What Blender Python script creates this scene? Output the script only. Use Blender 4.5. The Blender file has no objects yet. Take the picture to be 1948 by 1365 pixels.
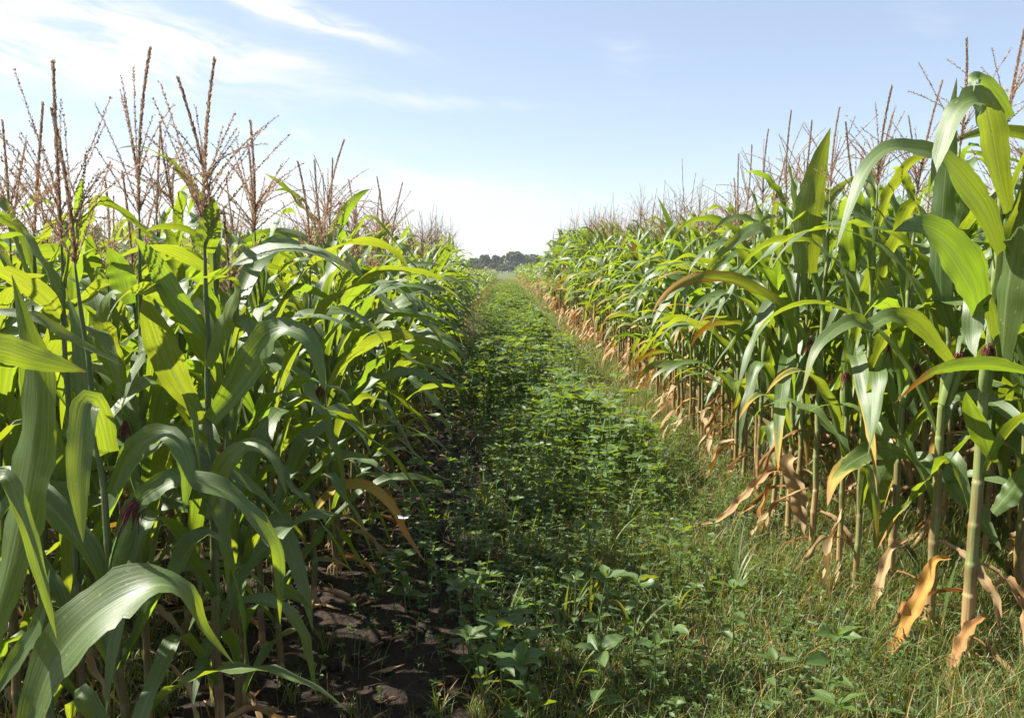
import bpy, math, random
import numpy as np
from mathutils import Matrix, Vector, Euler

R = math.radians
scene = bpy.context.scene
COL = scene.collection
rng = np.random.default_rng(11)
random.seed(11)

# ------------------------------------------------------------------ camera
CAM_H = 1.4
cam_d = bpy.data.cameras.new("camera")
cam = bpy.data.objects.new("camera", cam_d)
COL.objects.link(cam)
cam_d.sensor_width = 36.0
cam_d.lens = 36.0 * 1600 / 1948
cam_d.clip_start = 0.05
cam_d.clip_end = 6000
cam.location = (0, 0, CAM_H)
cam.rotation_euler = (R(90 - 6.07), 0, R(-0.61))
scene.camera = cam
CAM_R = Euler((R(90 - 6.07), 0, R(-0.61))).to_matrix()

def pix(px, py, y):
    """world point seen at photo pixel (px, py) at world distance y ahead"""
    d = CAM_R @ Vector(((px - 974) / 1600, (682.5 - py) / 1600, -1))
    s = y / d.y
    return np.array([d.x * s, y, CAM_H + d.z * s])

# ------------------------------------------------------------------ light
SUN_AZ, SUN_EL = -76.0, 48.0        # degrees: azimuth from straight ahead (left is negative)
sun_dir = Vector((math.sin(R(SUN_AZ)) * math.cos(R(SUN_EL)), math.cos(R(SUN_AZ)) * math.cos(R(SUN_EL)), math.sin(R(SUN_EL))))
sun_d = bpy.data.lights.new("sun", 'SUN')
sun = bpy.data.objects.new("sun", sun_d)
COL.objects.link(sun)
sun_d.energy = 5.0
sun_d.angle = R(0.53)
sun_d.color = (1.0, 0.95, 0.86)
sun.rotation_euler = sun_dir.to_track_quat('Z', 'Y').to_euler()

scene.view_settings.view_transform = 'Standard'
scene.view_settings.look = 'None'
scene.view_settings.gamma = 1
scene.view_settings.exposure = 1.7

# ------------------------------------------------------------------ node helpers
class NT:
    def __init__(s, tree):
        s.t = tree
        s.n = tree.nodes
    def node(s, kind, **kw):
        n = s.n.new(kind)
        for k, v in kw.items():
            if k == 'ins':
                for i, val in v.items():
                    s.put(n.inputs[i], val)
            else:
                setattr(n, k, v)
        return n
    def put(s, sock, val):
        if isinstance(val, bpy.types.NodeSocket):
            s.t.links.new(val, sock)
        elif isinstance(val, (tuple, list)) and sock.type == 'RGBA' and len(val) == 3:
            sock.default_value = (*val, 1)
        else:
            sock.default_value = val
    def math(s, op, a, b=0.0, c=0.0, clamp=False):
        n = s.node('ShaderNodeMath', operation=op, use_clamp=clamp)
        s.put(n.inputs[0], a); s.put(n.inputs[1], b); s.put(n.inputs[2], c)
        return n.outputs[0]
    def mix(s, f, a, b, blend='MIX'):
        n = s.node('ShaderNodeMix', data_type='RGBA', blend_type=blend)
        s.put(n.inputs[0], f); s.put(n.inputs[6], a); s.put(n.inputs[7], b)
        return n.outputs[2]
    def ss(s, v, lo, hi, a=0.0, b=1.0):
        n = s.node('ShaderNodeMapRange', interpolation_type='SMOOTHSTEP')
        s.put(n.inputs[0], v)
        for i, x in enumerate((lo, hi, a, b)):
            n.inputs[i + 1].default_value = x
        return n.outputs[0]
    def noise(s, vec, scale, detail=2.0, rough=0.5):
        n = s.node('ShaderNodeTexNoise')
        if vec is not None:
            s.put(n.inputs['Vector'], vec)
        n.inputs['Scale'].default_value = scale
        n.inputs['Detail'].default_value = detail
        n.inputs['Roughness'].default_value = rough
        return n.outputs['Fac']
    def comb(s, x, y, z):
        n = s.node('ShaderNodeCombineXYZ')
        s.put(n.inputs[0], x); s.put(n.inputs[1], y); s.put(n.inputs[2], z)
        return n.outputs[0]
    def sep(s, v):
        n = s.node('ShaderNodeSeparateXYZ'); s.put(n.inputs[0], v)
        return n.outputs
    def attr(s, name):
        return s.node('ShaderNodeAttribute', attribute_name=name).outputs
    def ramp(s, f, stops):
        n = s.node('ShaderNodeValToRGB')
        s.put(n.inputs[0], f)
        el = n.color_ramp.elements
        while len(el) < len(stops):
            el.new(0.5)
        for e, (p, c) in zip(el, stops):
            e.position = p; e.color = (*c, 1)
        return n.outputs[0]

def new_mat(name):
    m = bpy.data.materials.new(name)
    m.use_nodes = True
    m.node_tree.nodes.clear()
    t = NT(m.node_tree)
    out = t.node('ShaderNodeOutputMaterial')
    return m, t, out

# ------------------------------------------------------------------ sky
world = bpy.data.worlds.new("World")
scene.world = world
world.use_nodes = True
world.node_tree.nodes.clear()
w = NT(world.node_tree)
wo = w.node('ShaderNodeOutputWorld')
bg = w.node('ShaderNodeBackground')
SKY = 0.058
bg.inputs[1].default_value = SKY
sky = w.node('ShaderNodeTexSky', sky_type='NISHITA', sun_disc=False)
sky.sun_elevation = R(SUN_EL)
sky.sun_rotation = R(SUN_AZ)
sky.air_density = 1.0
sky.dust_density = 0.45
sky.ozone_density = 1.6
gen = w.node('ShaderNodeTexCoord').outputs['Generated']
dx, dy, dz = w.sep(gen)
az = w.math('ARCTAN2', dx, dy)
el = w.math('ARCSINE', dz)

def cloud_blob(px, py, rx, ry, rot, amp):
    """soft elliptical patch of the real sky dome, given by its bearing and height"""
    a0 = math.atan((px - 957) / 1600); e0 = math.atan((512 - py) / 1600)
    rx /= 1600; ry /= 1600
    c, s_ = math.cos(R(rot)), math.sin(R(rot))
    da = w.math('SUBTRACT', az, a0); de = w.math('SUBTRACT', el, e0)
    u = w.math('ADD', w.math('MULTIPLY', da, c / rx), w.math('MULTIPLY', de, s_ / rx))
    v = w.math('ADD', w.math('MULTIPLY', da, -s_ / ry), w.math('MULTIPLY', de, c / ry))
    d2 = w.math('ADD', w.math('MULTIPLY', u, u), w.math('MULTIPLY', v, v))
    return w.math('MULTIPLY', w.math('EXPONENT', w.math('MULTIPLY', d2, -1.0)), amp)

blobs = [(590, 62, 170, 20, -14, 1.0), (470, 28, 60, 16, -25, .6),
         (150, 140, 330, 75, -4, 1.3), (420, 125, 200, 13, -7, .7), (60, 80, 90, 20, 0, .3),
         (820, 205, 260, 16, -2, .40), (820, 385, 330, 42, -3, 1.25), (300, 370, 600, 80, 0, .45),
         (640, 270, 200, 12, -2, .35), (1180, 130, 90, 50, -60, .22), (1560, 330, 300, 70, 0, .3), (1740, 100, 60, 30, -20, .25),
         (960, 490, 1300, 60, 0, .75)]
mask = None
for b in blobs:
    g = cloud_blob(*b)
    mask = g if mask is None else w.math('ADD', mask, g)
swirl = w.noise(w.comb(w.math('MULTIPLY', az, 5.0), w.math('MULTIPLY', el, 9.0), 1.7), 1.0, 3)
stre = w.noise(w.comb(w.math('ADD', w.math('MULTIPLY', az, 9.0), w.math('MULTIPLY', swirl, 1.6)),
                      w.math('ADD', w.math('MULTIPLY', el, 46.0), w.math('ADD', w.math('MULTIPLY', az, 8.0), w.math('MULTIPLY', swirl, 4.0))), 0.3), 1.0, 6, .62)
dens = w.math('MULTIPLY', mask, w.ss(stre, .30, .62, .25, 1.3))
wisp = w.math('MULTIPLY', w.ss(stre, .52, .8), .25)
dens = w.math('ADD', w.math('MULTIPLY', w.ss(w.math('ADD', dens, wisp), .05, 1.10), .74), .26)
glow = w.ss(az, -0.85, 0.45, 1.0, 0.0)
ccol = w.mix(glow, (4.9, 5.2, 5.5), (5.6, 5.65, 5.7))
w.put(bg.inputs[0], w.mix(dens, w.mix(1.0, sky.outputs[0], (1.0, .97, 1.0), 'MULTIPLY'), ccol))
w.t.links.new(bg.outputs[0], wo.inputs[0])

# ------------------------------------------------------------------ materials
def blade_material(name, g1, g2, trans, veins=10.0, rough=.38, tfac=.42, midrib=(.20, .27, .10), spec=.5, bump=.25):
    m, t, out = new_mat(name)
    u, v, r0 = t.sep(t.attr('luv')['Vector'])
    dry = t.attr('dry')['Fac']
    orand = t.node('ShaderNodeObjectInfo').outputs['Random']
    r = t.math('FRACT', t.math('ADD', r0, orand))
    r37 = t.math('MULTIPLY', r0, 37.0)
    vein = t.noise(t.comb(t.math('MULTIPLY', u, veins), t.math('MULTIPLY', v, 2.2), r37), 1.0, 5, .62)
    blot = t.noise(t.comb(t.math('MULTIPLY', u, 2.2), t.math('MULTIPLY', v, 11.0), r37), 1.0, 4, .62)
    fine = t.noise(t.comb(t.math('MULTIPLY', u, 7.0), t.math('MULTIPLY', v, 45.0), r37), 1.0, 2, .5)
    rib = t.math('SUBTRACT', 1.0, t.ss(t.math('ABSOLUTE', u), .02, .085))
    rib = t.math('MULTIPLY', rib, t.ss(v, .55, .95, 1.0, .2))
    col = t.mix(r, g1, g2)
    col = t.mix(t.ss(vein, .35, .70), t.mix(.3, col, (.02, .045, .012)), t.mix(.6, col, (.12, .18, .06)))
    col = t.mix(t.ss(blot, .55, .8, 0, .5), col, (.12, .15, .03))
    col = t.mix(t.math('MULTIPLY', rib, .75), col, midrib)
    speck = t.math('MULTIPLY', t.ss(fine, .66, .74), t.ss(r, .2, .8, 0, .8))
    col = t.mix(speck, col, (.32, .34, .16))
    lesion = t.math('MULTIPLY', t.ss(blot, .68, .74), t.ss(fine, .50, .60))
    col = t.mix(lesion, col, (.20, .13, .045))
    dn = t.math('ADD', dry, t.math('MULTIPLY', t.math('SUBTRACT', t.math('ADD', t.math('MULTIPLY', blot, .65), t.math('MULTIPLY', vein, .35)), .5), .75))
    dcol = t.ramp(dn, [(.30, (.20, .22, .03)), (.45, (.36, .25, .03)), (.60, (.37, .17, .016)), (.78, (.27, .125, .028)), (1.0, (.34, .235, .11))])
    df = t.ss(dn, .24, .42)
    col = t.mix(df, col, dcol)
    tr = t.mix(r, trans, tuple(c * f for c, f in zip(trans, (1.3, .95, .9))))
    tr = t.mix(t.math('MULTIPLY', rib, .7), tr, (.20, .24, .06))
    tr = t.mix(t.ss(vein, .32, .66), t.mix(.38, tr, (.06, .11, .005)), tr)
    tr = t.mix(speck, tr, (.40, .45, .10))
    tr = t.mix(lesion, tr, (.16, .09, .02))
    tr = t.mix(df, tr, t.mix(1.0, dcol, (.85, .72, .5), 'MULTIPLY'))
    bn = t.node('ShaderNodeBump')
    bn.inputs['Strength'].default_value = bump
    bn.inputs['Distance'].default_value = .003
    t.put(bn.inputs['Height'], vein)
    p = t.node('ShaderNodeBsdfPrincipled')
    t.put(p.inputs['Base Color'], col)
    t.put(p.inputs['Roughness'], t.math('ADD', rough, t.math('MULTIPLY', df, .3)))
    p.inputs['Specular IOR Level'].default_value = spec
    t.put(p.inputs['Normal'], bn.outputs[0])
    tb = t.node('ShaderNodeBsdfTranslucent')
    t.put(tb.inputs[0], tr)
    t.put(tb.inputs['Normal'], bn.outputs[0])
    mx = t.node('ShaderNodeMixShader')
    t.put(mx.inputs[0], t.math('SUBTRACT', tfac, t.math('MULTIPLY', df, .12)))
    t.t.links.new(p.outputs[0], mx.inputs[1])
    t.t.links.new(tb.outputs[0], mx.inputs[2])
    t.t.links.new(mx.outputs[0], out.inputs[0])
    return m

M_LEAF = blade_material('maize_leaf_blade', (.060, .106, .023), (.092, .145, .026), (.29, .44, .018), rough=.50, spec=.75, bump=.38)
M_WEED = blade_material('weed_leaf', (.060, .112, .028), (.090, .145, .034), (.24, .37, .018), veins=5.0, rough=.46, tfac=.40, midrib=(.10, .17, .06), spec=.4, bump=.35)
M_GRASS = blade_material('grass_blade', (.068, .106, .022), (.130, .162, .036), (.24, .32, .022), veins=3.0, rough=.45, tfac=.4, midrib=(.10, .15, .05), spec=.4, bump=.1)

def stalk_material(name, c1, c2):
    m, t, out = new_mat(name)
    u, v, r0 = t.sep(t.attr('luv')['Vector'])
    dry = t.attr('dry')['Fac']
    r37 = t.math('MULTIPLY', r0, 37.0)
    st = t.noise(t.comb(t.math('MULTIPLY', u, 9.0), t.math('MULTIPLY', v, 5.0), r37), 1.0, 3, .6)
    bl = t.noise(t.comb(t.math('MULTIPLY', u, 2.0), t.math('MULTIPLY', v, 14.0), r37), 1.0, 4, .6)
    col = t.mix(t.ss(st, .3, .7), c1, c2)
    col = t.mix(t.ss(t.math('ADD', v, t.math('MULTIPLY', bl, .35)), .55, .22, 1.0, 0.0), col, col)
    red = t.math('MULTIPLY', t.ss(v, .16, .40, 1.0, 0.0), t.ss(bl, .34, .56))
    col = t.mix(t.math('MULTIPLY', red, .6), col, (.15, .05, .03))
    dn = t.math('ADD', dry, t.math('MULTIPLY', t.math('SUBTRACT', bl, .5), .9))
    dcol = t.mix(t.ss(st, .3, .7), (.20, .115, .04), (.33, .235, .105))
    col = t.mix(t.ss(dn, .4, .6), col, dcol)
    bn = t.node('ShaderNodeBump')
    bn.inputs['Strength'].default_value = .3; bn.inputs['Distance'].default_value = .003
    t.put(bn.inputs['Height'], st)
    p = t.node('ShaderNodeBsdfPrincipled')
    t.put(p.inputs['Base Color'], col)
    p.inputs['Roughness'].default_value = .5
    t.put(p.inputs['Normal'], bn.outputs[0])
    t.t.links.new(p.outputs[0], out.inputs[0])
    return m
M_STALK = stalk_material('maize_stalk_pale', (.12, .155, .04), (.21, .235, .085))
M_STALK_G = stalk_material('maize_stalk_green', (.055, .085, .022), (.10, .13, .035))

def simple_mat(name, c1, c2, rough=.6, scale=30.0, trans=0.0, spec=.4):
    m, t, out = new_mat(name)
    lu = t.attr('luv')['Vector']
    u, v, r0 = t.sep(lu)
    tc = t.node('ShaderNodeTexCoord').outputs['Object']
    n = t.noise(tc, scale, 3, .6)
    f = t.ss(t.math('ADD', t.math('MULTIPLY', n, .6), t.math('MULTIPLY', r0, .4)), .3, .7)
    col = t.mix(f, c1, c2)
    p = t.node('ShaderNodeBsdfPrincipled')
    t.put(p.inputs['Base Color'], col)
    p.inputs['Roughness'].default_value = rough
    p.inputs['Specular IOR Level'].default_value = spec
    if trans > 0:
        tb = t.node('ShaderNodeBsdfTranslucent'); t.put(tb.inputs[0], col)
        mx = t.node('ShaderNodeMixShader'); mx.inputs[0].default_value = trans
        t.t.links.new(p.outputs[0], mx.inputs[1]); t.t.links.new(tb.outputs[0], mx.inputs[2])
        t.t.links.new(mx.outputs[0], out.inputs[0])
    else:
        t.t.links.new(p.outputs[0], out.inputs[0])
    return m
M_TASSEL = simple_mat('maize_tassel', (.20, .105, .065), (.48, .33, .20), .6, 60, .35)
M_HUSK = simple_mat('ear_husk', (.10, .17, .035), (.22, .28, .09), .45, 25, .1)
M_SILK = simple_mat('ear_silk', (.09, .014, .020), (.24, .05, .045), .5, 60, .2)
M_STEM = simple_mat('weed_stem', (.07, .13, .035), (.13, .19, .05), .5, 20, .0)
M_BARK = simple_mat('tree_bark', (.10, .075, .055), (.20, .16, .12), .9, 1.5)
M_CROWN = simple_mat('tree_foliage', (.035, .068, .026), (.09, .12, .04), .6, .35, .2)
M_CROWN2 = simple_mat('shrub_foliage', (.05, .085, .035), (.12, .15, .07), .6, .5, .2)
M_WING = simple_mat('butterfly_wing', (.70, .72, .74), (.84, .85, .86), .6, 80, .3)
M_BODY = simple_mat('butterfly_body', (.10, .10, .11), (.22, .22, .22), .8, 80)
M_RED = simple_mat('red_petal', (.35, .02, .025), (.45, .05, .05), .5, 60, .3)
MAIZE_MATS = [M_LEAF, M_STALK, M_TASSEL, M_HUSK, M_SILK]
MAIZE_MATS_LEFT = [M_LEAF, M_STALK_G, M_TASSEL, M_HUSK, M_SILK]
WEED_MATS = [M_WEED, M_STEM]

def ground_material():
    m, t, out = new_mat('field_soil')
    tc = t.node('ShaderNodeTexCoord').outputs['Object']
    x, y, z = t.sep(tc)
    big = t.noise(tc, .9, 4, .6)
    mid = t.noise(tc, 9.0, 5, .65)
    fin = t.noise(tc, 70.0, 4, .7)
    c = t.mix(t.ss(mid, .3, .7), (.012, .007, .0045), (.036, .021, .013))
    c = t.mix(t.ss(fin, .55, .75, 0, .6), c, (.062, .037, .022))
    c = t.mix(t.ss(big, .5, .7, 0, .3), c, (.055, .06, .025))
    far = t.ss(t.math('ADD', y, t.math('MULTIPLY', big, 12.0)), 30.0, 70.0)
    c = t.mix(far, c, t.mix(t.ss(mid, .35, .65), (.13, .15, .035), (.18, .18, .05)))
    dryf = t.ss(y, 118.0, 135.0)
    c = t.mix(dryf, c, t.mix(big, (.05, .07, .02), (.085, .095, .03)))
    bn = t.node('ShaderNodeBump')
    bn.inputs['Strength'].default_value = 1.0; bn.inputs['Distance'].default_value = .035
    t.put(bn.inputs['Height'], t.math('ADD', mid, t.math('MULTIPLY', fin, .4)))
    p = t.node('ShaderNodeBsdfPrincipled')
    t.put(p.inputs['Base Color'], c)
    p.inputs['Roughness'].default_value = .85
    p.inputs['Specular IOR Level'].default_value = .25
    t.put(p.inputs['Normal'], bn.outputs[0])
    t.t.links.new(p.outputs[0], out.inputs[0])
    return m
M_GROUND = ground_material()

# ------------------------------------------------------------------ geometry containers
class Geo:
    """verts, quads, per-vertex (u, v, random), per-vertex dryness, per-face material index"""
    __slots__ = ('V', 'F', 'A', 'D', 'M')
    def __init__(s, V, F, A, D, M=0):
        s.V = np.asarray(V, float); s.F = np.asarray(F, np.int64)
        s.A = np.asarray(A, float); s.D = np.asarray(D, float)
        s.M = np.full(len(s.F), M, np.int32) if np.isscalar(M) else np.asarray(M, np.int32)
    def moved(s, off):
        return Geo(s.V + off, s.F, s.A, s.D, s.M)

def merge(geos):
    Vs, Fs, As, Ds, Ms = [], [], [], [], []
    k = 0
    for g in geos:
        Vs.append(g.V); Fs.append(g.F + k); As.append(g.A); Ds.append(g.D); Ms.append(g.M)
        k += len(g.V)
    return Geo(np.concatenate(Vs), np.concatenate(Fs), np.concatenate(As), np.concatenate(Ds), np.concatenate(Ms))

def to_mesh(name, g, mats):
    me = bpy.data.meshes.new(name)
    nv, nf = len(g.V), len(g.F)
    me.vertices.add(nv)
    me.vertices.foreach_set('co', g.V.astype(np.float32).ravel())
    me.loops.add(nf * 4)
    me.loops.foreach_set('vertex_index', g.F.astype(np.int32).ravel())
    me.polygons.add(nf)
    me.polygons.foreach_set('loop_start', np.arange(0, nf * 4, 4, dtype=np.int32))
    me.polygons.foreach_set('material_index', g.M.astype(np.int32))
    me.polygons.foreach_set('use_smooth', np.ones(nf, dtype=bool))
    a = me.attributes.new('luv', 'FLOAT_VECTOR', 'POINT')
    a.data.foreach_set('vector', g.A.astype(np.float32).ravel())
    d = me.attributes.new('dry', 'FLOAT', 'POINT')
    d.data.foreach_set('value', g.D.astype(np.float32))
    for m in mats:
        me.materials.append(m)
    me.update(calc_edges=True)
    return me

def add_obj(name, data, parent=None, loc=(0, 0, 0), rotz=0.0, **props):
    o = bpy.data.objects.new(name, data)
    COL.objects.link(o)
    o.location = loc
    o.rotation_euler = (0, 0, rotz)
    if parent is not None:
        o.parent = parent
    for k, v in props.items():
        if v:
            o[k] = v
    return o

def grid_faces(n, m):
    i = np.arange(n - 1)[:, None]; j = np.arange(m - 1)[None, :]
    a = i * m + j
    return np.stack([a, a + 1, a + m + 1, a + m], -1).reshape(-1, 4)

def unit(v):
    return v / np.maximum(np.linalg.norm(v, axis=-1, keepdims=True), 1e-9)

def smooth(x, lo, hi):
    t = np.clip((x - lo) / (hi - lo), 0, 1)
    return t * t * (3 - 2 * t)

# ------------------------------------------------------------------ blades
def blade_surface(P, B, N, W, fold, ruff, nu, r, dry, tear=0.0):
    n = len(P)
    u = np.linspace(-1, 1, nu)
    s = np.linspace(0, 1, n)
    au = np.abs(u)
    ph = rng.uniform(0, 6.28, 2)
    fr = rng.uniform(3.0, 5.5)
    wave = np.where(u[None] < 0, np.sin(s[:, None] * fr * 6.28 + ph[0]), np.sin(s[:, None] * (fr + .6) * 6.28 + ph[1]))
    wave = wave * (au[None] ** 1.6) * ruff * np.sin(np.pi * np.clip(s * 1.05, 0, 1))[:, None]
    hw = W[:, None] * .5
    cf = np.cos(fold)[:, None] if np.ndim(fold) else np.cos(fold)
    sf = np.sin(fold)[:, None] if np.ndim(fold) else np.sin(fold)
    if nu >= 5:
        rag = np.ones((n, nu)); rag[:, 0] += rng.normal(size=n) * .035; rag[:, -1] += rng.normal(size=n) * .035
        for _ in range(rng.integers(0, 3)):
            rag[rng.integers(2, n - 1), rng.choice([0, nu - 1])] -= rng.uniform(.08, .3)
        hw = hw * rag
    off_b = u[None] * hw * cf
    off_n = (au[None] ** 1.15) * hw * sf + wave * hw
    V = P[:, None, :] + B[:, None, :] * off_b[..., None] + N[:, None, :] * off_n[..., None]
    A = np.zeros((n, nu, 3)); A[..., 0] = u[None]; A[..., 1] = s[:, None]; A[..., 2] = r
    D = dry[0] + dry[1] * s[:, None] ** 4 + dry[2] * au[None] ** 3 * (.4 + s[:, None])
    return Geo(V.reshape(-1, 3), grid_faces(n, nu), A.reshape(-1, 3), D.ravel(), 0)

def width_profile(s, base=.55, peak=.33):
    up = base + (1 - base) * smooth(s, 0, peak)
    dn = np.clip(1 - np.clip((s - peak) / (1 - peak), 0, 1) ** 2.1, 0, 1) ** .95
    return np.maximum(up * dn, .012)

def maize_blade(L, Wd, a0, a1, phi, n=18, nu=5, kink=None, kamt=0.0, twist=0.0, bend=0.0, ruff=.28, fold0=.75, dry=(0, 0, 0), pow_=1.5, crumple=0.0):
    """a leaf blade starting at the origin, leaning a0 from the vertical, arching over to a1; phi its bearing"""
    s = np.linspace(0, 1, n)
    a = a0 + (a1 - a0) * s ** pow_
    if kink is not None:
        a = a + kamt * smooth(s, kink - .05, kink + .05)
    if crumple:
        a = a + crumple * np.sin(s * rng.uniform(9, 16) + rng.uniform(0, 6)) * s
    f = phi + bend * s ** 2
    T = np.stack([np.sin(a) * np.cos(f), np.sin(a) * np.sin(f), np.cos(a)], -1)
    B0 = np.stack([-np.sin(f), np.cos(f), np.zeros(n)], -1)
    N0 = np.cross(T, B0)
    tw = twist * s ** 1.3
    if crumple:
        tw = tw + crumple * 2.0 * np.sin(s * rng.uniform(5, 10) + rng.uniform(0, 6))
    B = B0 * np.cos(tw)[:, None] + N0 * np.sin(tw)[:, None]
    N = np.cross(T, B)
    P = np.zeros((n, 3))
    P[1:] = np.cumsum((T[1:] + T[:-1]) * .5, 0) * (L / (n - 1))
    W = Wd * width_profile(s)
    fold = fold0 * (1 - smooth(s, 0, .55)) + .16
    if crumple:
        fold = fold + .5
    return blade_surface(P, B, N, W, fold, ruff, nu, rng.random(), dry)

def catmull(P, n):
    P = np.asarray(P, float)
    Q = np.vstack([2 * P[0] - P[1], P, 2 * P[-1] - P[-2]])
    seg = np.linalg.norm(np.diff(P, axis=0), axis=1)
    cum = np.concatenate([[0], np.cumsum(seg)]) / seg.sum()
    out = []
    for s in np.linspace(0, 1, n):
        i = min(np.searchsorted(cum, s, side='right') - 1, len(P) - 2)
        t = (s - cum[i]) / max(cum[i + 1] - cum[i], 1e-9)
        p0, p1, p2, p3 = Q[i], Q[i + 1], Q[i + 2], Q[i + 3]
        out.append(.5 * ((2 * p1) + (-p0 + p2) * t + (2 * p0 - 5 * p1 + 4 * p2 - p3) * t * t + (-p0 + 3 * p1 - 3 * p2 + p3) * t ** 3))
    return np.array(out), cum

CAMP = np.array([0, 0, CAM_H])
def shaped_blade(pts, wpx, rolls, dry=(0, 0, 0), fold=.3, ruff=.2, base=.5, peak=.35, n=30, nu=7, lit=True):
    """one particular leaf with its own spine (points seen at px, py and standing at distance y), width and roll"""
    P3 = [pix(*p) for p in pts]
    P, cum = catmull(P3, n)
    T = unit(np.gradient(P, axis=0))
    view = unit(P - CAMP)
    B0 = unit(np.cross(T, view))
    N0 = np.cross(B0, T)
    s = np.linspace(0, 1, n)
    rl = np.interp(s, np.linspace(0, 1, len(rolls)), np.radians(rolls))
    sd = np.array(sun_dir)
    def face(sg):               # how far the side seen from the path is turned to the sun
        nc = B0 * np.sin(sg * rl)[:, None] - N0 * np.cos(rl)[:, None]
        return float(np.mean(nc @ sd))
    sg = 1.0 if (face(1.0) >= face(-1.0)) == lit else -1.0
    rl = rl * sg
    B = B0 * np.cos(rl)[:, None] + N0 * np.sin(rl)[:, None]
    N = np.cross(T, B)
    flip = np.sign(np.mean(N[:, 2])) or 1
    dist = np.mean([p[2] for p in pts])
    Wd = wpx / 1600 * dist
    W = Wd * width_profile(s, base, peak)
    fo = fold * (1 - .6 * s)
    return blade_surface(P, B, N * flip, W, fo, ruff, nu, rng.random(), dry)

def tube(P, rad, k, r, dry, mat, vvals=None, cap=True):
    P = np.asarray(P, float); n = len(P)
    T = unit(np.gradient(P, axis=0))
    ref = np.where(np.abs(T[:, :1]) > .8, np.array([[0, 1., 0]]), np.array([[1., 0, 0]]))
    X = unit(ref - T * np.sum(ref * T, 1, keepdims=True)); Y = np.cross(T, X)
    an = np.linspace(0, 2 * np.pi, k + 1)
    V = P[:, None] + (X[:, None] * np.cos(an)[None, :, None] + Y[:, None] * np.sin(an)[None, :, None]) * np.asarray(rad)[:, None, None]
    A = np.zeros((n, k + 1, 3)); A[..., 0] = (an / np.pi)[None]; A[..., 1] = (np.linspace(0, 1, n) if vvals is None else vvals)[:, None]; A[..., 2] = r
    D = np.broadcast_to(np.asarray(dry, float).reshape(-1, 1) if np.ndim(dry) else np.full((n, 1), float(dry)), (n, k + 1))
    return Geo(V.reshape(-1, 3), grid_faces(n, k + 1), A.reshape(-1, 3), D.ravel(), mat)

def spikelets(P, r, per, length, width, rows, mat=2):
    """small pointed florets set along a tassel branch"""
    n = len(P)
    T = unit(np.gradient(P, axis=0))
    seg = np.linalg.norm(np.diff(P, axis=0), axis=1); cum = np.concatenate([[0], np.cumsum(seg)])
    N = max(4, int(cum[-1] / per))
    ss = np.linspace(0.02, 1, N) * cum[-1]
    C = np.stack([np.interp(ss, cum, P[:, i]) for i in range(3)], -1)
    TT = unit(np.stack([np.interp(ss, cum, T[:, i]) for i in range(3)], -1))
    Vs = []
    As = []
    for q in range(rows):
        an = np.arange(N) * 2.1 + q * 6.283 / rows + rng.uniform(0, .8, N)
        ref = unit(np.cross(TT, np.array([.3, .9, .1]))); ref2 = np.cross(TT, ref)
        out = ref * np.cos(an)[:, None] + ref2 * np.sin(an)[:, None]
        d = unit(TT * 1.0 + out * rng.uniform(.25, .6, (N, 1)))
        sd = unit(np.cross(d, out) + .3 * rng.normal(size=(N, 3)))
        l = length * rng.uniform(.7, 1.3, (N, 1)) * (1 - .3 * np.linspace(0, 1, N)[:, None])
        b = C + out * .0012
        q4 = np.stack([b, b + d * l * .5 + sd * width, b + d * l, b + d * l * .5 - sd * width], 1)
        Vs.append(q4.reshape(-1, 3))
        rr = np.repeat(rng.random(N), 4)
        As.append(np.stack([np.zeros(4 * N), np.tile([0, .5, 1, .5], N), rr], -1))
    V = np.concatenate(Vs); A = np.concatenate(As)
    F = np.arange(len(V)).reshape(-1, 4)
    return Geo(V, F, A, np.zeros(len(V)), mat)

def rot_to(axis):
    """matrix whose Z column is axis"""
    z = unit(np.asarray(axis, float)); x = unit(np.cross([0.13, 1, 0.05], z)); y = np.cross(z, x)
    return np.stack([x, y, z], 1)

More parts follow.
